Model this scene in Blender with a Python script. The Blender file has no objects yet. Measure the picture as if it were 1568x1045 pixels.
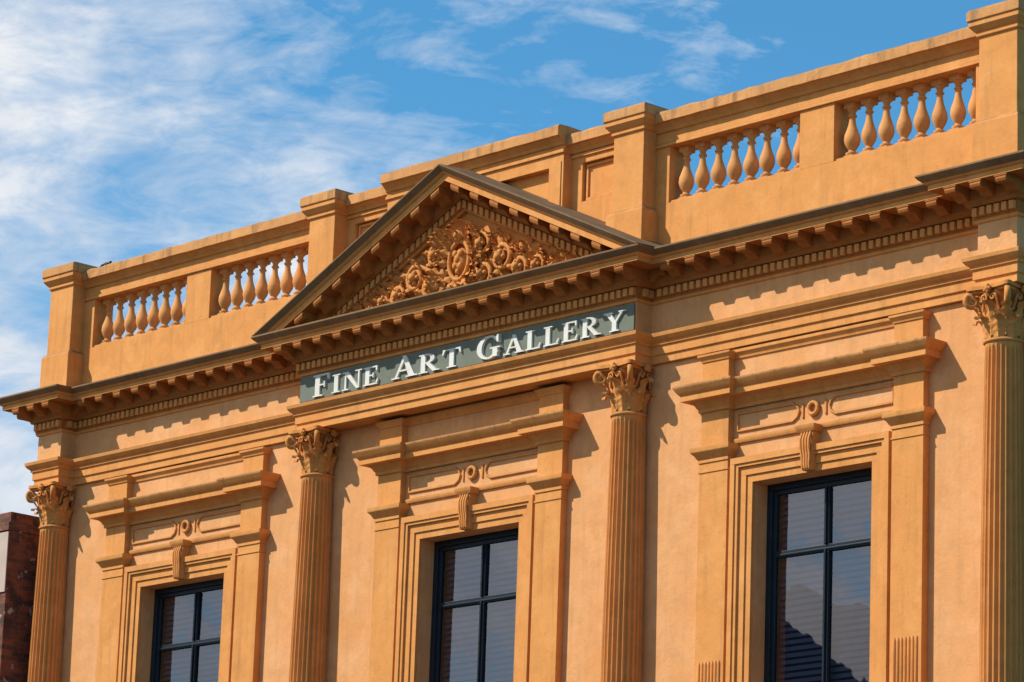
import bpy, bmesh, math, random
from mathutils import Vector, Matrix
random.seed(7)
pi=math.pi
scene=bpy.context.scene
scene.view_settings.view_transform='Standard'
scene.view_settings.look='None'
scene.view_settings.exposure=0

# ------------------------------------------------------------------ materials
def newmat(name):
    m=bpy.data.materials.new(name);m.use_nodes=True
    nt=m.node_tree;b=nt.nodes['Principled BSDF']
    return m,nt,b
def N(nt,t,**k):
    n=nt.nodes.new(t)
    for a,v in k.items(): setattr(n,a,v)
    return n
def mix(nt,fac,a,b,blend='MIX'):
    n=N(nt,'ShaderNodeMix',data_type='RGBA',blend_type=blend)
    for s,v in ((n.inputs[0],fac),(n.inputs[6],a),(n.inputs[7],b)):
        if hasattr(v,'links') or hasattr(v,'is_linked'): nt.links.new(v,s)
        elif isinstance(v,tuple): s.default_value=(*v,1) if len(v)==3 else v
        else: s.default_value=v
    return n.outputs[2]
def noise(nt,co,scale,detail=5,rough=.55,sc=(1,1,1)):
    mp=N(nt,'ShaderNodeMapping');mp.inputs['Scale'].default_value=sc
    nt.links.new(co,mp.inputs[0])
    n=N(nt,'ShaderNodeTexNoise');n.inputs['Scale'].default_value=scale
    n.inputs['Detail'].default_value=detail;n.inputs['Roughness'].default_value=rough
    nt.links.new(mp.outputs[0],n.inputs[0]);return n.outputs[0]
def ramp(nt,f,lo,hi,a=0.,b=1.):
    r=N(nt,'ShaderNodeMapRange');r.inputs[1].default_value=lo;r.inputs[2].default_value=hi
    r.inputs[3].default_value=a;r.inputs[4].default_value=b
    nt.links.new(f,r.inputs[0]);return r.outputs[0]
def painted(name,base,alt,dirt,topdirt=(.10,.075,.05),blotch=.6,streak=.35,top=.75,rough=.8,bump=.25):
    m,nt,b=newmat(name)
    g=N(nt,'ShaderNodeNewGeometry');co=g.outputs['Position']
    c=mix(nt,ramp(nt,noise(nt,co,.9,6,.6),.38,.66,0,blotch),base,alt)
    c=mix(nt,ramp(nt,noise(nt,co,4,7,.7),.45,.68,0,.6),c,tuple(x*.76 for x in base))
    c=mix(nt,ramp(nt,noise(nt,co,1.7,7,.7),.50,.66,0,.45),c,(min(.9,base[0]*1.12),min(.9,base[1]*1.25),min(.9,base[2]*1.5)))
    c=mix(nt,ramp(nt,noise(nt,co,13,4,.7),.60,.72,0,.4),c,dirt)
    st=noise(nt,co,2.2,5,.6,(3.2,3.2,.28))
    c=mix(nt,ramp(nt,st,.52,.76,0,streak),c,dirt)
    sep=N(nt,'ShaderNodeSeparateXYZ');nt.links.new(g.outputs['Normal'],sep.inputs[0])
    up=ramp(nt,sep.outputs[2],.25,.8,0,top)
    up2=N(nt,'ShaderNodeMath',operation='MULTIPLY');nt.links.new(up,up2.inputs[0])
    nt.links.new(ramp(nt,noise(nt,co,3,5,.7),.3,.55,.4,1),up2.inputs[1])
    c=mix(nt,up2.outputs[0],c,topdirt)
    nt.links.new(c,b.inputs['Base Color'])
    b.inputs['Roughness'].default_value=rough
    b.inputs['Specular IOR Level'].default_value=.2
    bp=N(nt,'ShaderNodeBump');bp.inputs['Strength'].default_value=bump;bp.inputs['Distance'].default_value=.014
    nt.links.new(noise(nt,co,20,8,.7),bp.inputs['Height'])
    nt.links.new(bp.outputs[0],b.inputs['Normal'])
    return m
M_wall=painted('wall_render_paint',(.80,.395,.158),(.76,.33,.105),(.52,.25,.10),bump=.45,blotch=.8,streak=.45)
M_trim=painted('ochre_trim_paint',(.77,.330,.090),(.70,.275,.065),(.40,.175,.055),bump=.35,streak=.45)
M_sof=painted('soffit_painted_shade',(.46,.16,.035),(.36,.12,.026),(.18,.07,.022),bump=.25)  # darker trim ochre: shade put into the colour of soffits, modillions, capital bells
M_col=painted('ochre_column_paint',(.72,.300,.078),(.64,.245,.056),(.32,.145,.05),bump=.3)
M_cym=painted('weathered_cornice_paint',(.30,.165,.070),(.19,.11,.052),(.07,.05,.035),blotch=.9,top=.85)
M_cop=painted('weathered_coping_paint',(.72,.335,.108),(.52,.25,.09),(.16,.09,.05),blotch=.7,streak=.8,top=.8,bump=.5)
M_bal=painted('baluster_paint',(.76,.34,.105),(.68,.28,.075),(.40,.18,.06),streak=.3,top=.5)
M_orn=painted('ornament_paint',(.70,.285,.070),(.60,.225,.048),(.28,.12,.035),streak=.35,top=.3,bump=.35)
M_sign=painted('grey_green_sign_paint',(.185,.205,.155),(.165,.18,.138),(.10,.11,.085),streak=.3,top=.2,bump=.1)
M_let=painted('cream_letter_paint',(.78,.76,.68),(.73,.70,.60),(.5,.46,.36),streak=.25,top=.2,bump=.05)
M_frame=painted('slate_window_paint',(.016,.026,.036),(.013,.021,.03),(.03,.033,.038),streak=.2,top=.2,rough=.4,bump=.05)
def simple(name,col,rough=.7):
    m,nt,b=newmat(name)
    g=N(nt,'ShaderNodeNewGeometry')
    c=mix(nt,noise(nt,g.outputs['Position'],4,5),tuple(x*.8 for x in col),tuple(min(1,x*1.15) for x in col))
    nt.links.new(c,b.inputs['Base Color']);b.inputs['Roughness'].default_value=rough
    return m
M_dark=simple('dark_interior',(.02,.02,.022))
M_blind=simple('window_blind_slats',(.25,.27,.36),.5)
M_road=simple('asphalt',(.05,.05,.05),.9)
M_pave=simple('pavement_bluestone',(.10,.10,.095),.85)
M_ground=simple('ground_soil',(.09,.085,.06),.95)
M_white=simple('road_paint_white',(.78,.78,.75),.6)
M_roof=simple('roof_slate',(.035,.035,.04),.6)
M_bird=simple('pigeon_plumage',(.045,.06,.075),.5)
M_opp=simple('opposite_stone',(.22,.19,.15),.8)
def glassmat():
    m,nt,b=newmat('window_glass')
    out=nt.nodes['Material Output'];nt.nodes.remove(b)
    g=N(nt,'ShaderNodeBsdfGlossy');g.inputs['Roughness'].default_value=.015
    g.inputs['Color'].default_value=(1,.96,.98,1)
    t=N(nt,'ShaderNodeBsdfTransparent');t.inputs[0].default_value=(.58,.61,.70,1)
    fr=N(nt,'ShaderNodeLayerWeight');fr.inputs['Blend'].default_value=.22
    geo=N(nt,'ShaderNodeNewGeometry')
    bp=N(nt,'ShaderNodeBump');bp.inputs['Strength'].default_value=.16;bp.inputs['Distance'].default_value=.02
    nt.links.new(noise(nt,geo.outputs['Position'],1.6,2,.4),bp.inputs['Height'])
    nt.links.new(bp.outputs[0],g.inputs['Normal'])
    mx=N(nt,'ShaderNodeMixShader')
    nt.links.new(ramp(nt,fr.outputs['Fresnel'],0,1,.16,1),mx.inputs[0])
    nt.links.new(t.outputs[0],mx.inputs[1]);nt.links.new(g.outputs[0],mx.inputs[2])
    nt.links.new(mx.outputs[0],out.inputs[0]);return m
M_glass=glassmat()
def brickmat():
    m,nt,b=newmat('aged_red_brick')
    g=N(nt,'ShaderNodeNewGeometry');sp=N(nt,'ShaderNodeSeparateXYZ');nt.links.new(g.outputs['Position'],sp.inputs[0])
    ad=N(nt,'ShaderNodeMath',operation='ADD');nt.links.new(sp.outputs[0],ad.inputs[0]);nt.links.new(sp.outputs[1],ad.inputs[1])
    cb=N(nt,'ShaderNodeCombineXYZ');nt.links.new(ad.outputs[0],cb.inputs[0]);nt.links.new(sp.outputs[2],cb.inputs[1])
    br=N(nt,'ShaderNodeTexBrick');br.inputs['Scale'].default_value=1
    br.inputs['Brick Width'].default_value=.24;br.inputs['Row Height'].default_value=.085
    br.inputs['Mortar Size'].default_value=.008
    br.inputs['Color1'].default_value=(.30,.075,.03,1);br.inputs['Color2'].default_value=(.11,.04,.022,1)
    br.inputs['Mortar'].default_value=(.15,.11,.08,1)
    nt.links.new(cb.outputs[0],br.inputs[0])
    c=mix(nt,ramp(nt,noise(nt,g.outputs['Position'],3,6,.7),.48,.62,0,.8),br.outputs[0],(.035,.025,.02))
    c=mix(nt,ramp(nt,noise(nt,g.outputs['Position'],7,3,.6),.64,.68,0,.85),c,(.42,.38,.34))
    nt.links.new(c,b.inputs['Base Color']);b.inputs['Roughness'].default_value=.9
    bp=N(nt,'ShaderNodeBump');bp.inputs['Distance'].default_value=.01;nt.links.new(br.outputs['Fac'],bp.inputs['Height']);bp.invert=True
    nt.links.new(bp.outputs[0],b.inputs['Normal'])
    return m
M_brick=brickmat()

# ------------------------------------------------------------------ mesh builder
class MB:
    def __init__(s): s.v=[];s.f=[];s.m=[];s.sm=[]
    def add(s,vs,fs,mi=0,smooth=False):
        b=len(s.v);s.v+=[tuple(p) for p in vs]
        for f in fs:
            s.f.append(tuple(b+i for i in f));s.m.append(mi);s.sm.append(smooth)
    def box(s,x0,x1,y0,y1,z0,z1,mi=0):
        s.add([(x0,y0,z0),(x1,y0,z0),(x1,y1,z0),(x0,y1,z0),(x0,y0,z1),(x1,y0,z1),(x1,y1,z1),(x0,y1,z1)],
          [(3,2,1,0),(4,5,6,7),(0,1,5,4),(1,2,6,5),(2,3,7,6),(3,0,4,7)],mi)
    def extr_x(s,x0,x1,prof,mi=0,mats=None,jit=None,step=.16):
        n=len(prof);K=max(1,int((x1-x0)/step)) if jit else 1
        b=len(s.v)
        for k in range(K+1):
            x=x0+(x1-x0)*k/K
            for i,(y,z) in enumerate(prof):
                q=jit[i] if jit else 0
                s.v.append((x,y+random.uniform(-q,q)*.8,z+random.uniform(-q,q)))
        for k in range(K):
            o=b+k*n
            for i in range(n):
                j=(i+1)%n
                s.f.append((o+i,o+j,o+n+j,o+n+i));s.m.append(mats[i] if mats else mi);s.sm.append(False)
        s.f.append(tuple(b+i for i in reversed(range(n))));s.m.append(mi);s.sm.append(False)
        s.f.append(tuple(b+K*n+i for i in range(n)));s.m.append(mi);s.sm.append(False)
    def sweep(s,path,prof,closed=False,mi=0,mats=None,captop=False):
        P=[Vector(p) for p in path];n=len(P)
        nor=[]
        for i in range(n if closed else n-1):
            d=(P[(i+1)%n]-P[i]).normalized();nor.append(Vector((d.y,-d.x)))
        offs=[]
        for i in range(n):
            if closed: a,b=nor[i-1],nor[i]
            else:
                a=nor[max(i-1,0)];b=nor[min(i,n-2)]
            offs.append((a+b)/(1+a.dot(b)))
        k=len(prof);base=len(s.v)
        for i in range(n):
            for o,z in prof:
                q=P[i]+offs[i]*o;s.v.append((q.x,q.y,z))
        for i in range(n if closed else n-1):
            j=(i+1)%n
            for t in range(k-1):
                s.f.append((base+i*k+t,base+j*k+t,base+j*k+t+1,base+i*k+t+1))
                s.m.append(mats[t] if mats else mi);s.sm.append(False)
        if not closed:
            s.f.append(tuple(base+t for t in range(k)));s.m.append(mi);s.sm.append(False)
            s.f.append(tuple(base+(n-1)*k+t for t in range(k)));s.m.append(mi);s.sm.append(False)
        if captop:
            s.f.append(tuple(base+i*k+k-1 for i in range(n)));s.m.append(mats[-1] if mats else mi);s.sm.append(False)
            s.f.append(tuple(base+i*k for i in range(n)));s.m.append(mi);s.sm.append(False)
    def lathe(s,cx,cy,prof,n=20,mi=0):
        vs=[];fs=[]
        for r,z in prof:
            for i in range(n):
                a=2*pi*i/n;vs.append((cx+r*math.cos(a),cy+r*math.sin(a),z))
        for t in range(len(prof)-1):
            for i in range(n):
                j=(i+1)%n;fs.append((t*n+i,t*n+j,(t+1)*n+j,(t+1)*n+i))
        fs.append(tuple(range(n)));fs.append(tuple((len(prof)-1)*n+i for i in range(n)))
        s.add(vs,fs,mi,True)
    def tube(s,pts,rad,n=7,mi=0):
        pts=[Vector(p) for p in pts];vs=[];fs=[];K=len(pts)
        for i,p in enumerate(pts):
            d=(pts[min(i+1,K-1)]-pts[max(i-1,0)]).normalized()
            a=Vector((0,1,0)) if abs(d.y)<.9 else Vector((1,0,0))
            u=d.cross(a).normalized();w=d.cross(u)
            r=rad[i] if isinstance(rad,(list,tuple)) else rad
            for j in range(n):
                t=2*pi*j/n;vs.append(p+u*(r*math.cos(t))+w*(r*math.sin(t)))
        for i in range(K-1):
            for j in range(n):
                k=(j+1)%n;fs.append((i*n+j,i*n+k,(i+1)*n+k,(i+1)*n+j))
        fs.append(tuple(range(n)));fs.append(tuple((K-1)*n+j for j in range(n)))
        s.add(vs,fs,mi,True)
    def ball(s,c,r,mi=0,nu=9,nv=6,sc=(1,1,1)):
        vs=[];fs=[]
        for j in range(nv+1):
            ph=pi*j/nv
            for i in range(nu):
                a=2*pi*i/nu
                vs.append((c[0]+sc[0]*r*math.sin(ph)*math.cos(a),c[1]+sc[1]*r*math.sin(ph)*math.sin(a),c[2]+sc[2]*r*math.cos(ph)))
        for j in range(nv):
            for i in range(nu):
                k=(i+1)%nu;fs.append((j*nu+i,j*nu+k,(j+1)*nu+k,(j+1)*nu+i))
        s.add(vs,fs,mi,True)
    def leaf(s,o,u,n,L,W,lift,curl,mi=0,lobes=4,nv=16,nw=6):
        o=Vector(o);u=Vector(u).normalized();n=Vector(n).normalized();sd=u.cross(n).normalized()
        vs=[];fs=[]
        for a in range(nv+1):
            v=a/nv
            wd=W*(math.sin(pi*min(1,v*.86+.12))**.55)*(1+.30*math.sin(v*lobes*2*pi+.5))
            if v>.8:
                t=(v-.8)/.2
                up=L*(.8+.12*math.sin(t*pi*.9)-.10*t);ou=lift*(.8**2)+curl*math.sin(t*pi*.55)
            else:
                up=L*v;ou=lift*v*v
            for b in range(nw+1):
                w=2*b/nw-1
                q=o+u*up+n*(ou+.10*W*2*(1-abs(w))**.8*(1 if b!=nw//2 else 1.6)-.45*W*w*w*v)+sd*(w*wd)
                vs.append(q)
        for a in range(nv):
            for b in range(nw):
                i=a*(nw+1)+b;fs.append((i,i+1,i+nw+2,i+nw+1))
        s.add(vs,fs,mi,True)
    def prism(s,pts,org,ax,az,nrm,d0,d1,mi=0):
        org=Vector(org);ax=Vector(ax);az=Vector(az);nrm=Vector(nrm);n=len(pts)
        vs=[org+ax*x+az*y+nrm*d0 for x,y in pts]+[org+ax*x+az*y+nrm*d1 for x,y in pts]
        fs=[(i,(i+1)%n,n+(i+1)%n,n+i) for i in range(n)]+[tuple(range(n)),tuple(n+i for i in range(n))]
        s.add(vs,fs,mi)
    def obj(s,name,parent,mats,bevel=0,angle=35,clipz=None,recalc=True):
        me=bpy.data.meshes.new(name);me.from_pydata(s.v,[],s.f)
        for m in mats: me.materials.append(m)
        for p,mi,sm in zip(me.polygons,s.m,s.sm):
            p.material_index=mi;p.use_smooth=sm
        bm=bmesh.new();bm.from_mesh(me)
        if clipz is not None:
            bmesh.ops.bisect_plane(bm,geom=bm.verts[:]+bm.edges[:]+bm.faces[:],plane_co=(0,0,clipz),plane_no=(0,0,1),clear_inner=True)
        if recalc: bmesh.ops.recalc_face_normals(bm,faces=bm.faces[:])
        bm.to_mesh(me);bm.free()
        if any(s.sm): me.set_sharp_from_angle(angle=math.radians(angle))
        o=bpy.data.objects.new(name,me);scene.collection.objects.link(o)
        if parent: o.parent=parent
        if bevel:
            md=o.modifiers.new('bevel','BEVEL');md.width=bevel;md.segments=2;md.limit_method='ANGLE';md.angle_limit=math.radians(40)
        return o
def empty(name):
    e=bpy.data.objects.new(name,None);scene.collection.objects.link(e);return e

G=empty('art_gallery_building')
WC=[-6.68,0,6.68]           # window centres
CC=[-10.02,-3.34,3.34,10.02] # column centres
WH=1.06;ZT=11.85
EX=10.36

# ------------------------------------------------------------------ walls
w=MB()
w.box(-EX,EX,0,.45,ZT,15.2)
xs=[-EX]+sum([[c-WH,c+WH] for c in WC],[])+[EX]
for i in range(0,8,2): w.box(xs[i],xs[i+1],0,.45,8.75,ZT)
w.box(-EX,EX,0,.45,7.6,8.75)
gx=[-EX]+sum([[c-1.3,c+1.3] for c in WC],[])+[EX]
for i in range(0,8,2): w.box(gx[i],gx[i+1],-.12,.45,.0,5.2)
w.box(-EX,EX,-.12,.45,5.2,7.0)
w.box(-EX,EX,-.35,.45,7.0,7.6)
w.box(-EX,-EX+.45,.45,15,0,15.2);w.box(EX-.45,EX,.45,15,0,15.2);w.box(-EX+.45,EX-.45,14.5,15,0,15.2)
w.box(-EX+.45,EX-.45,.45,14.5,15.0,15.2)
w.obj('walls',G,[M_wall])

# ------------------------------------------------------------------ entablature
e=MB()
FY=-.34;SY=-.04;BH=.28
path=[(-EX-.02,6),(-EX-.02,FY),(-9.74,FY),(-9.74,SY),(-3.62,SY),(-3.62,FY),(3.62,FY),(3.62,SY),(9.74,SY),(9.74,FY),(EX+.02,FY),(EX+.02,6)]
prof=[(-.03,13.75),(.02,13.75),(.02,13.86),(.045,13.865),(.045,13.99),(.07,13.995),(.07,14.03),(.11,14.06),(.14,14.10),(.15,14.15),(0,14.175),
      (0,14.60),(.025,14.605),(.04,14.64),(.04,14.80),(.10,14.81),(.12,14.85),(.15,14.87),(.15,15.03),(.45,15.03),(.45,15.10),(.47,15.105),(.50,15.13),(.545,15.17),(.57,15.20),(.57,15.225),(-.03,15.29)]
mats=[0]*(len(prof)-1)
mats[10]=1
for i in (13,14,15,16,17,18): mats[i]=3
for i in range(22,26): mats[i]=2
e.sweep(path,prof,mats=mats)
e.box(-3.59,3.59,FY+.03,0,13.755,15.2)
for s in (-1,1): e.box(*(sorted((s*9.77,s*(EX-.01)))),FY+.03,0,13.755,15.2)
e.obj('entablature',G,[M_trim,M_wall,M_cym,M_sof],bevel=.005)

MODP=[(0,0),(.285,0),(.295,-.05),(.28,-.085),(.25,-.10),(.215,-.09),(.17,-.08),(.12,-.10),(.075,-.14),(.035,-.158),(0,-.158)]
def run(mb,p0,p1,n,kind,first_half=True):
    p0=Vector((*p0,0));p1=Vector((*p1,0));t=(p1-p0).normalized();nn=Vector((t.y,-t.x,0))
    for i in range(n):
        q=p0+(p1-p0)*((i+.5)/n)
        if kind=='mod':
            mb.prism(MODP,q+Vector((0,0,15.028))+nn*.149,nn,Vector((0,0,1)),t,-.088,.088)
            mb.prism([(0,.0),(.298,0),(.298,-.022),(0,-.022)],q+Vector((0,0,15.029))+nn*.149,nn,Vector((0,0,1)),t,-.104,.104)
        else:
            mb.prism([(0,-.06),(0,.045),(.06,.045),(.06,-.06)],q+Vector((0,0,14.745))+nn*.038,nn,Vector((0,0,1)),t,-.038,.038)
md=MB();dn=MB()
def seg(a,b,d0,d1,sp,kind,mb):
    A=Vector(a);B=Vector(b);t=(B-A).normalized();A=A-t*d0;B=B+t*d1
    L=(B-A).length;n=max(1,round(L/sp));run(mb,A,B,n,kind)
for kind,mb,sp,o in (('mod',md,.465,.30),('den',dn,.125,.04)):
    seg((-EX-.02,-FY*0+2.5),(-EX-.02,FY),0,o,sp,kind,mb)
    seg((-EX-.02,FY),(-9.74,FY),o,o,sp,kind,mb)
    seg((-9.74,FY),(-9.74,SY),-.04 if kind=='den' else .0,-o if kind=='den' else .0,sp,kind,mb)
    seg((-9.74,SY),(-3.62,SY),-o-.12,-o-.12,sp,kind,mb)
    seg((-3.62,FY),(3.62,FY),o,o,sp,kind,mb)
    seg((3.62,FY),(3.62,SY),-.04 if kind=='den' else .0,-o if kind=='den' else .0,sp,kind,mb)
    seg((3.62,SY),(9.74,SY),-o-.12,-o-.12,sp,kind,mb)
    seg((9.74,FY),(EX+.02,FY),o,o,sp,kind,mb)
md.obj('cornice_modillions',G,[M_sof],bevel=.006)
dn.obj('cornice_dentils',G,[M_trim])

# ------------------------------------------------------------------ pediment
HW=4.19;ZB=15.225;ZA=17.17
sl=(ZA-ZB)/HW
top=lambda x: ZA-abs(x)*sl
r=MB()
rp=[(-.36,-.60),(.0,-.60),(.025,-.595),(.04,-.56),(.04,-.43),(.10,-.42),(.15,-.37),(.15,-.23),(.45,-.23),(.45,-.14),(.47,-.13),(.50,-.10),(.545,-.05),(.57,-.02),(.57,.0),(-.36,.05)]
rm=[0]*15
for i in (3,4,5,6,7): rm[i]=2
for i in range(11,15): rm[i]=1
for s in (-1,1):
    b=len(r.v);k=len(rp)
    for x in (s*HW,0):
        for o,dz in rp: r.v.append((x,FY-o,top(x)+dz))
    for t in range(k-1):
        r.f.append((b+t,b+t+1,b+k+t+1,b+k+t));r.m.append(rm[t]);r.sm.append(False)
    r.f.append(tuple(b+t for t in range(k)));r.m.append(1);r.sm.append(False)
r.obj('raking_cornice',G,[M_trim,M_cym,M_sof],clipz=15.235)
rm_=MB()
def shear(mb,xc,hw,prof,mi=0):
    vs=[];n=len(prof)
    for x in (xc-hw,xc+hw):
        for o,dz in prof: vs.append((x,FY-o,top(x)+dz))
    mb.add(vs,[(i,(i+1)%n,n+(i+1)%n,n+i) for i in range(n)]+[tuple(range(n)),tuple(n+i for i in range(n))],mi)
n=9
for s in (-1,1):
    for i in range(n):
        x=s*(.0+ (i+.5)*.43) 
        if top(x)-.25-.14>15.24: shear(rm_,x,.088,[(.149+a,-.232+b*1.1) for a,b in MODP],1)
    for i in range(40):
        x=s*(.06+i*.125)
        if top(x)-.60>15.20: shear(rm_,x,.038,[(.04,-.555),(.04,-.44),(.10,-.44),(.10,-.555)])
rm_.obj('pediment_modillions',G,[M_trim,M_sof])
t=MB()
t.prism([(-HW+.5,15.2),(HW-.5,15.2),(0,ZA-.35)],(0,0,0),(1,0,0),(0,0,1),(0,1,0),-.30,.0)
t.obj('tympanum',G,[M_orn])

# relief sculpture: crested cartouche in flowing acanthus scrolls
rl=MB()
YT=-.30
out=Vector((0,-1,0))
def spiral(cx,cz,r0,turns,ang0,dirn,y,rad,tail=None):
    pts=[];rr=[];K=int(18*turns)
    for i in range(K+1):
        f=i/K;a=ang0+dirn*2*pi*turns*f;q=r0*(1-f)**.8+.012
        pts.append((cx+q*math.cos(a),y-.05*f,cz+q*math.sin(a)));rr.append(rad*(1-.45*f))
        if i%3==0 and f<.62:   # leaflets sprouting off the outside of each scroll
            rl.leaf((cx+q*math.cos(a),y-.01,cz+q*math.sin(a)),(math.cos(a+dirn*.7),-.3,math.sin(a+dirn*.7)),out,r0*.75,.042,.05,.04,lobes=2,nv=10,nw=4)
    if tail: pts=[tail]+pts;rr=[rad*.7]+rr
    rl.tube(pts,rr,7)
    rl.ball((cx,y-.08,cz),rad*1.5)
    for m_ in range(5):
        aa=2*pi*m_/5;rl.ball((cx+rad*1.9*math.cos(aa),y-.06,cz+rad*1.9*math.sin(aa)),rad*.85,nu=7,nv=5)
rl.ball((0,YT-.03,15.80),.22,sc=(.75,.75,1.05),nu=20,nv=12)
rl.tube([(.215*math.cos(a),YT-.14,15.80+.29*math.sin(a)) for a in [2*pi*i/24 for i in range(25)]],.034)
for (dx,dz,q) in ((-.06,.10,.05),(.06,.10,.05),(0,.02,.06),(-.06,-.08,.045),(.06,-.09,.045),(0,-.17,.035)):
    rl.ball((dx,YT-.17,15.80+dz),q,sc=(1,.8,1.2))
for k in range(16):
    a=2*pi*k/16
    rl.leaf((.20*math.cos(a),YT-.12,15.80+.27*math.sin(a)),(math.cos(a),-.35,math.sin(a)),out,.19+.04*(k%2),.06,.08,.07,lobes=2)
rl.ball((0,YT-.16,16.17),.085,sc=(1,.9,1.15));rl.ball((0,YT-.24,16.15),.028)
for k in range(11):
    a=pi*(-.05+1.1*k/10)
    rl.leaf((.07*math.cos(a),YT-.09,16.17+.05*math.sin(a)),(math.cos(a),-.15,math.sin(a)),out,.22,.052,.09,.07,lobes=3)
for s in (-1,1):
    for zz,an in ((16.02,.9),(15.62,-.2)):
        for k in range(4):
            a=an-.5+k*.32
            rl.leaf((s*.26,YT-.10,zz),(s*math.cos(a),-.25,math.sin(a)),out,.34,.07,.12,.08,lobes=3)
    spiral(s*.50,15.96,.15,1.5,pi/2,-s,YT-.14,.040,(s*.26,YT-.08,16.04))
    spiral(s*.56,15.50,.17,1.6,-pi/2,s,YT-.15,.044,(s*.2,YT-.08,15.38))
    spiral(s*.93,15.68,.19,1.6,pi*.5,-s,YT-.14,.044,(s*.62,YT-.08,15.74))
    spiral(s*1.30,15.48,.16,1.6,-pi/2,s,YT-.13,.040,(s*1.02,YT-.08,15.42))
    spiral(s*1.66,15.45,.13,1.5,pi/2,-s,YT-.11,.034,(s*1.4,YT-.08,15.56))
    spiral(s*1.98,15.36,.09,1.4,-pi/2,s,YT-.09,.028,(s*1.78,YT-.06,15.34))
    for k in range(110):
        x=random.uniform(.22,2.55)
        zmax=15.34+max(0,(2.6-x))*.39
        z=random.uniform(15.23,min(zmax,16.1));a=random.uniform(-.7,2.4)
        rl.leaf((s*x,YT-random.uniform(-.02,.05),z),(s*math.cos(a),-.25,math.sin(a)*.85),out,random.uniform(.13,.24),random.uniform(.035,.07),random.uniform(.03,.10),.06,lobes=random.choice((2,3)),nv=12,nw=4)
rl.obj('tympanum_relief',G,[M_orn],angle=60)

# ------------------------------------------------------------------ attic parapet
a=MB()
def coping(x0,x1,yf,yb,zl,zt,mb=a):
    h=zt
    p=[(yf,zl),(yf-.03,zl+.005),(yf-.03,zl+.05),(yf,zl+.07),(yf,h-.30),(yf-.03,h-.29),(yf-.05,h-.25),(yf-.09,h-.21),(yf-.11,h-.19),(yf-.15,h-.18),(yf-.15,h-.05),(yf-.13,h-.02),
       (yf+.05,h),(yb+.13,h-.02),(yb+.15,h-.18),(yb,h-.25),(yb,zl)]
    mt=[0]*len(p)
    for i in (9,10,11,12,13,14): mt[i]=1
    j=[0,.001,.001,0,0,.001,.001,.001,.002,.003,.006,.009,.008,.004,.003,0,0]
    mb.extr_x(x0,x1,p,0,mt,jit=j)
AY=-.05;AB=.33
OP=[(3.90,6.37),(6.99,9.45)]
bal=MB()
BP=[(.075,16.12),(.085,16.135),(.085,16.16),(.055,16.175),(.045,16.20),(.06,16.22),(.095,16.28),(.108,16.34),(.10,16.41),(.075,16.48),(.052,16.55),(.042,16.62),(.042,16.66),(.06,16.67),(.06,16.69),(.042,16.70),(.045,16.74),(.07,16.765),(.078,16.78)]
for s in (-1,1):
    X=lambda u,v:(min(s*u,s*v),max(s*u,s*v))
    a.box(*X(3.6,9.75),AY,AB,15.2,16.04)
    for u,v in ((3.6,3.90),(6.37,6.99),(9.45,9.75)): a.box(*X(u,v),AY,AB,16.04,16.86)
    coping(*X(3.6,9.75),AY,AB,16.86,17.37)
    for u,v in OP:
        a.box(*X(u+.001,v-.001),AY+.03,AB-.03,16.04,16.075)
        nb=8
        for i in range(nb):
            x=s*(u+(v-u)*(i+.5)/nb)
            bal.box(x-.085,x+.085,.14-.085,.14+.085,16.075,16.12)
            bal.box(x-.08,x+.08,.14-.08,.14+.08,16.78,16.859)
            kk=random.uniform(.96,1.05)
            bal.lathe(x+random.uniform(-.006,.006),.14,[(r_*kk,z_) for r_,z_ in BP],18)
bal.obj('balusters',G,[M_bal],angle=50)
for s in (-1,1):
    X=lambda u,v:(min(s*u,s*v),max(s*u,s*v))
    a.box(*X(1.9,3.06),.03,AB,15.2,17.05)
    a.box(*X(1.9,2.14),AY,.03,15.2,17.05);a.box(*X(2.86,3.06),AY,.03,15.2,17.05)
    a.box(*X(2.14,2.86),AY,.03,15.2,16.38);a.box(*X(2.14,2.86),AY,.03,16.96,17.05)
    a.box(*X(2.17,2.83),.0,.03,16.40,16.44);a.box(*X(2.17,2.83),.0,.03,16.90,16.94)
    a.box(*X(2.17,2.21),.0,.03,16.44,16.90);a.box(*X(2.79,2.83),.0,.03,16.44,16.90)
    coping(*X(1.93,3.06),AY,AB,17.05,17.41)
    a.box(*X(1.62,1.92),-.22,-.10,15.2,17.12)
    a.box(*X(1.66,1.88),-.235,-.22,15.9,17.0)
a.box(-1.92,1.92,-.10,AB,15.2,17.12)
a.box(-1.62,1.62,-.22,-.10,16.94,17.12)
a.box(-1.62,1.62,-.22,-.10,15.2,16.38)
coping(-1.94,1.94,-.22,AB,17.12,17.53)
a.obj('attic_parapet',G,[M_trim,M_cop],bevel=.006)
pr=MB()
pp=[(.06,15.2),(.06,15.93),(.045,15.96),(.015,15.98),(0,16.0),(0,17.10),(.03,17.11),(.03,17.16),(.055,17.18),(.085,17.22),(.10,17.24),(.10,17.30),(.12,17.31),(.12,17.43),(.10,17.46),(-.05,17.52)]
pm=[0]*15
for i in (11,12,13,14): pm[i]=1
for c in CC:
    x0,x1=c-.30,c+.30
    if c==CC[0]: x0-=.03
    if c==CC[3]: x1+=.03
    pr.sweep([(x0,-.31),(x1,-.31),(x1,.38),(x0,.38)],pp,closed=True,mats=pm,captop=True)
pr.obj('parapet_piers',G,[M_trim,M_cop],bevel=.008)

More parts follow.
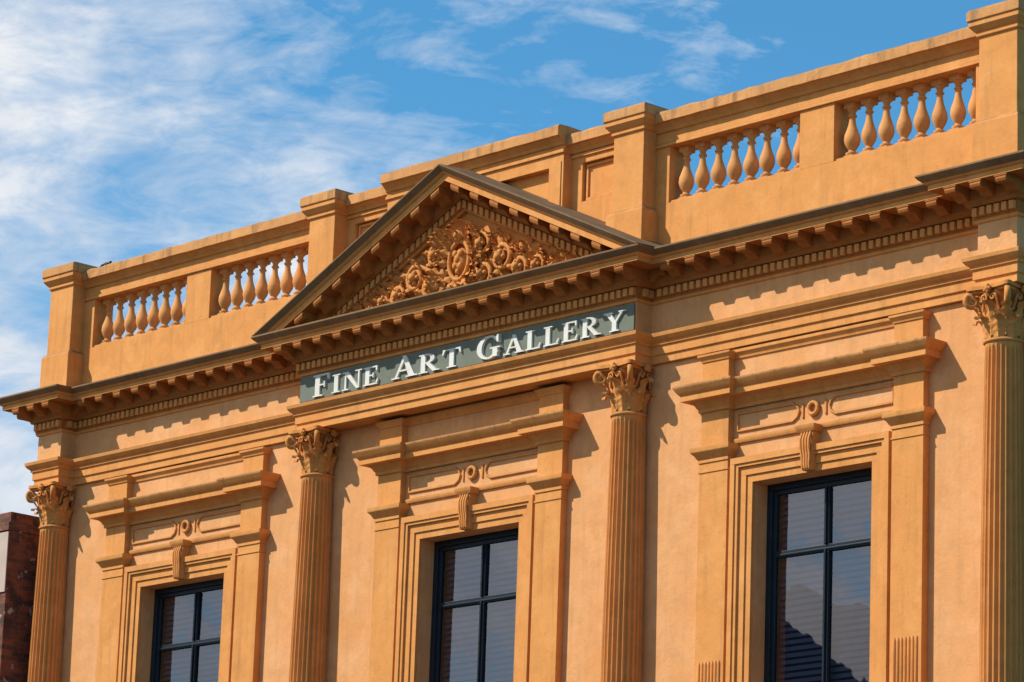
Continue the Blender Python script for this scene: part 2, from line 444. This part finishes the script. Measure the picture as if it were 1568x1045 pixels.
# ------------------------------------------------------------------ columns
for ci,c in enumerate(CC):
    sh=MB();cy=-.15
    NF=24;SP=7
    zs=[8.35,8.5,10.0,11.0,12.0,12.5,12.86,12.92,12.96,12.99,13.03]
    vs=[];fs=[];n=NF*SP
    for z in zs:
        tt=max(0,(z-8.95)/(13.03-8.95));R=.292-.052*tt**1.5
        dep=.034
        if z>12.9: dep=.034*max(0,1-((z-12.9)/.09)**2)
        if z<8.4: dep=0
        for i in range(n):
            f=(i%SP)/SP;ang=2*pi*i/n
            if f<.22: q=0
            else:
                u=(f-.22)/.78*2-1;q=math.sqrt(max(0,1-u*u))
            rr=R-dep*q
            vs.append((c+rr*math.cos(ang),cy+rr*math.sin(ang),z))
    for t_ in range(len(zs)-1):
        for i in range(n):
            j=(i+1)%n;fs.append((t_*n+i,t_*n+j,(t_+1)*n+j,(t_+1)*n+i))
    sh.add(vs,fs,0,True)
    sh.lathe(c,cy,[(.24,13.02),(.262,13.03),(.268,13.045),(.262,13.06),(.24,13.075)],32)
    sh.lathe(c,cy,[(r_,z_-.6) for r_,z_ in [(.37,8.72),(.39,8.76),(.37,8.80),(.33,8.81),(.32,8.85),(.34,8.86),(.345,8.89),(.33,8.92),(.295,8.95)]],32)
    sh.box(c-.40,c+.40,cy-.40,.0,8.0,8.12)
    sh.box(c-.42,c+.42,cy-.42,.0,7.6,8.0)
    sh.obj('column_shaft_%d'%(ci+1),G,[M_col],angle=32)
    cp=MB()
    cp.lathe(c,cy,[(.225,13.06),(.225,13.30),(.235,13.45),(.27,13.58),(.30,13.65),(.30,13.67)],24,1)
    for k in range(8):
        an=2*pi*k/8+pi/8;d=Vector((math.cos(an),math.sin(an),0))
        cp.leaf(Vector((c,cy,13.07))+d*.225,(0,0,1),d,.32,.085,.10,.11)
        an+=pi/8;d=Vector((math.cos(an),math.sin(an),0))
        cp.leaf(Vector((c,cy,13.10))+d*.225,(0,0,1),d,.50,.08,.12,.13)
    for k in range(4):
        an=pi/4+k*pi/2;d=Vector((math.cos(an),math.sin(an),0));o0=Vector((c,cy,0))
        pts=[];rr=[]
        for i in range(7):
            f=i/6;pts.append(o0+d*(.25+.16*f**1.6)+Vector((0,0,13.36+.28*f)));rr.append(.024+.016*f)
        ctr=o0+d*.40+Vector((0,0,13.57))
        for i in range(1,22):
            f=i/21;q=.088*(1-f)+.012;ag=pi/2*1.1-f*2*pi*1.5
            pts.append(ctr+d*(q*math.cos(ag))+Vector((0,0,q*math.sin(ag))));rr.append(.042-.010*f)
        cp.tube(pts,rr,7)
        cp.leaf(o0+d*.26+Vector((0,0,13.32)),(d.x*.5,d.y*.5,1),d,.24,.065,.06,.08,lobes=3)
        an2=k*pi/2;d2=Vector((math.cos(an2),math.sin(an2),0));tg=Vector((-d2.y,d2.x,0))
        for sgn in (-1,1):
            pts=[o0+d2*.25+tg*(sgn*.13)+Vector((0,0,13.42)),o0+d2*.27+tg*(sgn*.11)+Vector((0,0,13.52))]
            ct=o0+d2*.30+tg*(sgn*.065)+Vector((0,0,13.58))
            for i in range(12):
                f=i/11;q=.045*(1-f)+.008;ag=(0 if sgn>0 else pi)+sgn*f*2*pi*1.2
                pts.append(ct+tg*(q*math.cos(ag))+Vector((0,0,q*math.sin(ag))))
            cp.tube(pts,.017,6)
        cp.ball(o0+d2*.325+Vector((0,0,13.69)),.05,sc=(1,1,1.1))
        for m_ in range(5):
            aa=m_*2*pi/5;cp.ball(o0+d2*.34+tg*(.04*math.cos(aa))+Vector((0,0,13.69+.04*math.sin(aa))),.026,nu=7,nv=5)
    def abac(hs,z0,z1):
        pts=[]
        for k in range(4):
            a0=-3*pi/4+k*pi/2;a1=a0+pi/2
            A=Vector((math.cos(a0),math.sin(a0)))*hs*1.41;B=Vector((math.cos(a1),math.sin(a1)))*hs*1.41
            md_=(A+B)/2;nn=md_.normalized()
            for f in (.07,.2,.35,.5,.65,.8,.93):
                p=A.lerp(B,f)-nn*(.065*math.sin(pi*f));pts.append((p.x,p.y))
        cp.prism(pts,(c,cy,0),(1,0,0),(0,1,0),(0,0,1),z0,z1)
    abac(.33,13.665,13.70);abac(.37,13.70,13.748)
    cp.obj('column_capital_%d'%(ci+1),G,[M_orn,M_sof],angle=60)

# ------------------------------------------------------------------ windows and surrounds
for wi,c in enumerate(WC):
    s=MB()
    def fr(hi,ho,zi,zo,y):
        s.box(c-ho,c-hi,y,0,8.75,zi);s.box(c+hi,c+ho,y,0,8.75,zi);s.box(c-ho,c+ho,y,0,zi,zo)
    fr(WH,WH+.10,ZT,ZT+.10,-.05);fr(WH+.10,WH+.215,ZT+.10,ZT+.215,-.072)
    fr(WH+.215,WH+.27,ZT+.215,ZT+.26,-.105);fr(WH+.27,WH+.35,ZT+.26,ZT+.345,-.125)
    for sg in (-1,1):
        x0,x1=sorted((c+sg*1.46,c+sg*1.99))
        s.box(x0,x1,-.12,0,8.75,12.21)
        s.box(x0+.01,x1-.01,-.11,0,12.42,12.94)
        s.sweep([(x0,0),(x0,-.12),(x1,-.12),(x1,0)],[(-.02,12.20),(.015,12.20),(.015,12.25),(.03,12.26),(.05,12.30),(.09,12.34),(.095,12.35),(.095,12.41),(-.02,12.44)])
        s.sweep([(x0,0),(x0,-.12),(x1,-.12),(x1,0)],[(-.02,12.06),(.012,12.065),(.012,12.09),(-.02,12.095)])
        s.box(x0+.02,x1-.02,-.12,0,13.27,13.66)
        s.sweep([(x0+.02,0),(x0+.02,-.12),(x1-.02,-.12),(x1-.02,0)],[(-.02,13.60),(.015,13.60),(.02,13.63),(.045,13.66),(.055,13.67),(.055,13.70),(-.02,13.72)])
        for k in range(7):
            xx=x0+.05+(x1-x0-.1)*(k+.5)/7
            s.lathe(xx,-.12,[(.002,9.49),(.02,9.47),(.024,9.44),(.024,8.76)][::-1],8)
    hp=[(-.02,12.90),(.02,12.90),(.025,12.95),(.04,12.96),(.06,13.0),(.10,13.03),(.11,13.045),(.20,13.05),(.20,13.13),(.215,13.14),(.24,13.17),(.27,13.22),(.28,13.235),(.28,13.26),(-.02,13.32)]
    hm=[0]*14;hm[13]=1;hm[12]=1;hm[11]=1
    s.sweep([(c-1.99,0),(c-1.99,-.12),(c-1.46,-.12),(c-1.46,-.03),(c+1.46,-.03),(c+1.46,-.12),(c+1.99,-.12),(c+1.99,0)],hp,mats=hm)
    s.extr_x(c-1.47,c+1.47,[(0,13.60),(-.02,13.60),(-.025,13.64),(-.05,13.67),(-.06,13.68),(-.06,13.72),(0,13.735)])
    s.extr_x(c-1.46,c+1.46,[(0,12.42),(-.03,12.42),(-.045,12.45),(-.045,12.48),(0,12.50)])
    zc=12.71
    for sg in (-1,1):
        hh=.12
        pts=[(c+sg*1.38,-.01,zc-hh),(c+sg*.38,-.01,zc-hh),(c+sg*.30,-.01,zc-hh+.05),(c+sg*.27,-.01,zc),(c+sg*.30,-.01,zc+hh-.05),(c+sg*.38,-.01,zc+hh),(c+sg*1.38,-.01,zc+hh),(c+sg*1.38,-.01,zc-hh)]
        s.tube(pts,.02,6)
        s.box(min(c+sg*.19,c+sg*.22),max(c+sg*.19,c+sg*.22),-.02,0,zc-.10,zc+.10)
    s.tube([(c+.08*math.cos(2*pi*i/20),-.03,zc+.08*math.sin(2*pi*i/20)) for i in range(21)],.03,8)
    s.prism([(-.115,12.38),(.115,12.38),(.085,11.86),(-.085,11.86)],(c,0,0),(1,0,0),(0,0,1),(0,1,0),-.15,0)
    for k in range(4):
        xx=-.075+.05*k
        s.tube([(c+xx,-.15,12.36),(c+xx,-.19,12.26),(c+xx*.95,-.185,12.15),(c+xx*.9,-.16,12.03),(c+xx*.85,-.165,11.94),(c+xx*.8,-.15,11.88)],.021,6)
    s.sweep([(c-.12,0),(c-.12,-.15),(c+.12,-.15),(c+.12,0)],[(-.02,12.37),(.02,12.37),(.03,12.39),(.05,12.42),(.055,12.46),(-.02,12.47)])
    s.box(c-1.75,c+1.75,-.2,0,8.62,8.748)
    s.obj('window_surround_%d'%(wi+1),G,[M_trim,M_cop],bevel=.005,angle=45)
    # sash window
    f=MB();y=.24
    f.box(c-WH,c-WH+.09,y,y+.1,8.75,ZT-.09);f.box(c+WH-.09,c+WH,y,y+.1,8.75,ZT-.09);f.box(c-WH,c+WH,y,y+.1,ZT-.09,ZT)
    f.box(c-WH+.09,c-WH+.15,y+.03,y+.09,8.75,ZT-.15);f.box(c+WH-.15,c+WH-.09,y+.03,y+.09,8.75,ZT-.15)
    f.box(c-WH+.09,c+WH-.09,y+.03,y+.09,ZT-.15,ZT-.09)
    f.box(c-WH+.15,c+WH-.15,y+.02,y+.1,10.84,10.93)
    f.box(c-WH+.15,c+WH-.15,y+.005,y+.02,10.86,10.885)
    f.box(c-.045,c+.045,y+.02,y+.1,8.75,10.838);f.box(c-.045,c+.045,y+.02,y+.1,10.932,ZT-.15)
    f.box(c-.015,c+.015,y-.01,y+.02,8.75,10.858);f.box(c-.015,c+.015,y-.01,y+.02,10.932,ZT-.15)
    f.box(c-WH,c+WH,y-.02,y+.1,8.751,8.85)
    f.obj('window_frame_%d'%(wi+1),G,[M_frame],bevel=.006)
    g=MB()
    for (x0,x1) in ((c-WH+.15,c-.045),(c+.045,c+WH-.15)):
        for (z0,z1) in ((8.85,10.84),(10.93,ZT-.15)):
            yy=y+.06;ta=random.uniform(-.005,.005);tb=random.uniform(-.005,.005)
            g.add([(x0,yy,z0),(x1,yy+ta,z0),(x1,yy+ta+tb,z1),(x0,yy+tb,z1)],[(0,1,2,3)])
    g.obj('window_glass_%d'%(wi+1),G,[M_glass],recalc=False)
    bl=MB();z=8.9
    while z<ZT-.1:
        d1=random.uniform(-.004,.004)
        bl.add([(c-WH+.1,.40,z),(c+WH-.1,.40,z+d1),(c+WH-.1,.43,z+.062+d1),(c-WH+.1,.43,z+.062)],[(0,1,2,3)])
        z+=.088
    bl.obj('window_blind_%d'%(wi+1),G,[M_blind])
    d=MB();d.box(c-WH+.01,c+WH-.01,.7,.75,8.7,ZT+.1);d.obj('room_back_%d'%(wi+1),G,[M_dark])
    gf=MB();gf.box(c-1.3,c+1.3,.2,.25,1,5.2);gf.box(c-1.3,c+1.3,.1,.3,0,1)
    gf.obj('shopfront_%d'%(wi+1),G,[M_frame])

# ------------------------------------------------------------------ sign
S=empty('gallery_sign')
sp=MB();sp.box(-3.60,3.60,FY-.025,FY-.002,14.20,14.585);sp.obj('sign_panel',S,[M_sign],bevel=.004)
L=MB()
def rect(a,b,c_,d_): return [(a,b),(c_,b),(c_,d_),(a,d_)]
def ell(cx,cy,ro,ri,a0,a1,n=18):
    o=[(cx+ro[0]*math.cos(a0+(a1-a0)*i/n),cy+ro[1]*math.sin(a0+(a1-a0)*i/n)) for i in range(n+1)]
    i_=[(cx+ri[0]*math.cos(a0+(a1-a0)*i/n),cy+ri[1]*math.sin(a0+(a1-a0)*i/n)) for i in range(n+1)]
    return [[o[k],o[k+1],i_[k+1],i_[k]] for k in range(n)]
GL={
'I':(.38,[rect(.10,0,.28,1),rect(0,0,.38,.06),rect(0,.94,.38,1)]),
'F':(.66,[rect(.08,0,.26,1),rect(0,0,.38,.06),rect(0,.93,.62,1),[(.54,.93),(.57,.72),(.62,.72),(.62,.93)],rect(.26,.48,.46,.55),[(.43,.38),(.47,.38),(.47,.65),(.43,.65)]]),
'E':(.70,[rect(.08,0,.26,1),rect(0,0,.64,.07),rect(0,.93,.62,1),[(.54,.93),(.57,.74),(.62,.74),(.62,.93)],[(.56,.07),(.64,.07),(.68,.27),(.63,.27)],rect(.26,.48,.46,.55),rect(.43,.38,.47,.65)]),
'L':(.68,[rect(.08,0,.26,1),rect(0,0,.62,.07),rect(0,.94,.36,1),[(.54,.07),(.62,.07),(.67,.28),(.62,.28)]]),
'T':(.76,[rect(.29,0,.47,1),rect(.19,0,.57,.06),rect(.02,.93,.74,1),[(.0,.72),(.05,.72),(.1,.93),(.02,.93)],[(.71,.72),(.76,.72),(.74,.93),(.66,.93)]]),
'N':(.88,[rect(.11,0,.18,1),rect(0,0,.30,.06),rect(0,.94,.2,1),[(.06,1),(.28,1),(.80,0),(.66,0)],rect(.73,0,.80,1),rect(.60,.94,.90,1)]),
'A':(.86,[[(.09,0),(.17,0),(.45,.84),(.42,1),(.40,1)],[(.36,1),(.48,1),(.82,0),(.60,0)],rect(.20,.30,.62,.37),rect(0,0,.28,.06),rect(.50,0,.90,.06)]),
'Y':(.86,[[(.04,1),(.26,1),(.52,.46),(.36,.46)],[(.72,1),(.80,1),(.50,.42),(.44,.46)],rect(.35,0,.53,.47),rect(.25,0,.63,.06),rect(0,.94,.34,1),rect(.62,.94,.90,1)]),
'R':(.86,[rect(.08,0,.26,1),rect(0,0,.37,.06),rect(0,.94,.32,1)]+ell(.32,.745,(.34,.255),(.17,.19),-pi/2,pi/2,12)+[rect(.26,.49,.33,.555),rect(.26,.935,.33,1),[(.30,.50),(.47,.50),(.82,0),(.62,0)],rect(.60,0,.90,.055)]),
'G':(.90,ell(.45,.5,(.44,.52),(.26,.45),.62,2*pi-.45,26)+[rect(.63,.04,.80,.44),rect(.53,.40,.90,.455),[(.79,.66),(.84,.66),(.84,1.0),(.79,.98),(.74,.86)]]),
}
def word(txt,xa,xb,hb,hs):
    tot=0
    for i,ch in enumerate(txt):
        tot+=GL[ch][0]*(hb if i==0 else hs)+(.10*hs if i<len(txt)-1 else 0)
    kx=(xb-xa)/tot;x=xa
    for i,ch in enumerate(txt):
        h=hb if i==0 else hs
        wd,ps=GL[ch]
        for j,p in enumerate(ps):
            dd=.055+.0012*j
            L.prism([(x+px*h*kx,14.228+py*h) for px,py in p],(0,FY,0),(1,0,0),(0,0,1),(0,-1,0),.02,dd)
        x+=(wd*h+.10*hs)*kx
word('FINE',-3.26,-1.74,.335,.28)
word('ART',-1.45,.07,.335,.28)
word('GALLERY',.42,3.44,.335,.28)
L.obj('sign_letters',S,[M_let])

# ------------------------------------------------------------------ neighbour, street
NB=empty('brick_neighbour_building')
nb=MB();nb.box(-20,-10.62,-.62,12,0,13.02)
nb.obj('brick_walls',NB,[M_brick])
nc=MB();nc.box(-20,-10.60,-.66,12,13.02,13.16);nc.box(-20,-10.64,-.60,12,13.16,13.34);nc.obj('parapet_cap',NB,[M_brick,M_opp],bevel=.01)
nw=MB()
for k in range(3): nw.box(-19+k*3,-17.5+k*3,-.68,-.60,8.5,11);nw.box(-19+k*3,-17.2+k*3,-.68,-.60,.8,4)
nw.obj('windows',NB,[M_frame])
nf=MB();nf.box(-20,-10.63,-.64,-.622,12.0,13.0);nf.obj('rendered_front',NB,[simple('pale_render',(.55,.42,.34))])

gd=MB();gd.add([(-3000,-3000,-.13),(3000,-3000,-.13),(3000,3000,-.13),(-3000,3000,-.13)],[(0,1,2,3)]);gd.obj('ground',None,[M_ground])
rd=MB();rd.add([(-300,-17,-.125),(300,-17,-.125),(300,-4,-.125),(-300,-4,-.125)],[(0,1,2,3)]);rd.obj('road',None,[M_road])
mk=MB()
for k in range(-20,20): mk.add([(k*6,-10.6,-.121),(k*6+3,-10.6,-.121),(k*6+3,-10.45,-.121),(k*6,-10.45,-.121)],[(0,1,2,3)])
mk.obj('road_markings',None,[M_white])
pv=MB();pv.box(-300,300,-4,-.13,-.14,-.005);pv.box(-300,300,-60,-17,-.14,-.0);pv.obj('pavement',None,[M_pave],bevel=.01)
OB=empty('opposite_gabled_building')
ob=MB();ob.box(-40,-11.5,-36,-22,0,13.2);ob.obj('walls',OB,[M_opp])
rf=MB()
for (x0,x1,zr) in ((-22,-11.2,16.4),):
    rf.prism([(x0,13.2),(x1,13.2),((x0+x1)/2,zr)],(0,0,0),(1,0,0),(0,0,1),(0,1,0),-36,-21.8)
rf.obj('gable_roof',OB,[M_roof])
ow=MB()
for k in range(8):
    for z in (2,6,9.8): ow.box(-38+k*3.3,-36.6+k*3.3,-22.02,-21.96,z,z+2)
ow.obj('windows',OB,[M_frame])
O2=empty('added_fill_blocking_terrace')  # unseen row added behind the camera to block low sky fill
ob=MB();ob.box(-10,75,-54,-42,0,12.5);ob.box(-10.2,75.2,-54,-41.7,12.5,13.0);ob.obj('walls',O2,[M_opp])
ow=MB()
for k in range(24):
    for z in (1,5,9): ow.box(-8+k*3.4,-6.6+k*3.4,-42.02,-41.96,z,z+2.2)
ow.obj('windows',O2,[M_frame])

# ------------------------------------------------------------------ pigeon resting on the coping edge
PG=empty('perched_pigeon')
bx,by,bz=-9.06,-.15,17.318
me=bpy.data.meshes.new('body')
pts=[(-.17,0,.040),(-.10,0,.042),(-.02,0,.050),(.06,0,.052),(.10,0,.065),(.115,0,.080),(.14,0,.076)]
rad=[(.026,.008),(.030,.015),(.042,.030),(.040,.032),(.026,.024),(.024,.022),(.007,.006)]
me.from_pydata([(bx+p[0],by+p[1],bz+p[2]) for p in pts],[(i,i+1) for i in range(6)],[])
o=bpy.data.objects.new('body',me);scene.collection.objects.link(o);o.parent=PG;me.materials.append(M_bird)
sk=o.modifiers.new('skin','SKIN')
for i,rr in enumerate(rad): me.skin_vertices[0].data[i].radius=rr
me.skin_vertices[0].data[3].use_root=True
o.modifiers.new('sub','SUBSURF').levels=2;o.modifiers['sub'].render_levels=2
lg=MB()
for s_ in (-1,1):
    lg.tube([(bx+.03,by+.02*s_,bz+.04),(bx+.035,by+.02*s_,bz+.015)],.004,5);lg.tube([(bx+.03,by+.02*s_,bz+.018),(bx+.07,by+.025*s_,bz+.018)],.004,5)
    lg.ball((bx+.123,by+.019*s_,bz+.085),.005)
    lg.leaf((bx+.06,by+.032*s_,bz+.06),(-1,0,-.05),(0,s_,.2),.2,.026,.0,-.01,lobes=1)
lg.obj('legs_and_wings',PG,[M_bird])

# ------------------------------------------------------------------ light and sky
AZ=math.radians(40);EL=math.radians(45.5)
D=Vector((-math.sin(AZ)*math.cos(EL),-math.cos(AZ)*math.cos(EL),math.sin(EL)))
sun=bpy.data.lights.new('sun','SUN');sun.energy=5.0;sun.angle=math.radians(.5);sun.color=(1,.95,.87)
so=bpy.data.objects.new('sun',sun);scene.collection.objects.link(so)
so.rotation_euler=D.to_track_quat('Z','Y').to_euler();so.location=D*60
W=bpy.data.worlds.new('World');scene.world=W;W.use_nodes=True
nt=W.node_tree;bg=nt.nodes['Background'];bg.inputs[1].default_value=.068
sky=N(nt,'ShaderNodeTexSky');sky.sky_type='NISHITA';sky.sun_disc=False
sky.sun_elevation=EL;sky.sun_rotation=math.atan2(D.x,D.y);sky.altitude=400;sky.air_density=1.0;sky.dust_density=.3;sky.ozone_density=2.5
tc=N(nt,'ShaderNodeTexCoord')
def dot(v):
    n=N(nt,'ShaderNodeVectorMath',operation='DOT_PRODUCT');nt.links.new(tc.outputs['Generated'],n.inputs[0]);n.inputs[1].default_value=v;return n.outputs['Value']
p=dot((.682,.7305,.035));q=dot((.152,-.189,.970))
cb=N(nt,'ShaderNodeCombineXYZ');nt.links.new(p,cb.inputs[0]);nt.links.new(q,cb.inputs[1])
def wnoise(sc,rot,detail,rough,dist,loc=(0,0,0)):
    mp=N(nt,'ShaderNodeMapping');mp.inputs['Rotation'].default_value=(0,0,math.radians(rot));mp.inputs['Scale'].default_value=sc;mp.inputs['Location'].default_value=loc
    nt.links.new(cb.outputs[0],mp.inputs[0])
    n=N(nt,'ShaderNodeTexNoise');n.inputs['Scale'].default_value=1;n.inputs['Detail'].default_value=detail;n.inputs['Roughness'].default_value=rough;n.inputs['Distortion'].default_value=dist
    nt.links.new(mp.outputs[0],n.inputs[0]);return n.outputs[0]
def M(op,a_,b_,clamp=False):
    n=N(nt,'ShaderNodeMath',operation=op);n.use_clamp=clamp
    for i,v in enumerate((a_,b_)):
        if isinstance(v,(int,float)): n.inputs[i].default_value=v
        else: nt.links.new(v,n.inputs[i])
    return n.outputs[0]
n1=wnoise((13,34,1),12,9,.60,.5,(5.6,2.4,0))
n2=wnoise((50,115,1),-14,8,.62,.6,(.5,.2,0))
dens=M('ADD',M('MULTIPLY',n1,.80),M('MULTIPLY',n2,.45))
cov=M('ADD',M('MULTIPLY',p,-1.45),M('MULTIPLY',q,-.75))
cov=M('MAXIMUM',M('MINIMUM',cov,.26),-.26)
dens=M('ADD',dens,cov)
fac=ramp(nt,dens,.55,.88,0,.95)
shade=mix(nt,ramp(nt,n1,.38,.66),(8.6,9.8,11.6),(13.0,13.2,13.6))
skyc=mix(nt,1.0,sky.outputs[0],(.90,2.0,2.30),'MULTIPLY')
c=mix(nt,fac,skyc,shade)
nt.links.new(c,bg.inputs[0])

# ------------------------------------------------------------------ camera
cam=bpy.data.cameras.new('camera');co=bpy.data.objects.new('camera',cam);scene.collection.objects.link(co)
cam.sensor_width=36;cam.lens=36*5721.3/1568;cam.clip_end=8000;cam.clip_start=.5
R=((.68196,-.15223,-.71538),(.73054,.18891,.65622),(.03524,-.97012,.24004))
right=Vector((R[0][0],R[1][0],R[2][0]));down=Vector((R[0][1],R[1][1],R[2][1]));fwd=Vector((R[0][2],R[1][2],R[2][2]))
m=Matrix.Identity(4)
for i in range(3): m[i][0]=right[i];m[i][1]=-down[i];m[i][2]=-fwd[i]
m.translation=(39.355,-35.436,1.6)
co.matrix_world=m
scene.camera=co
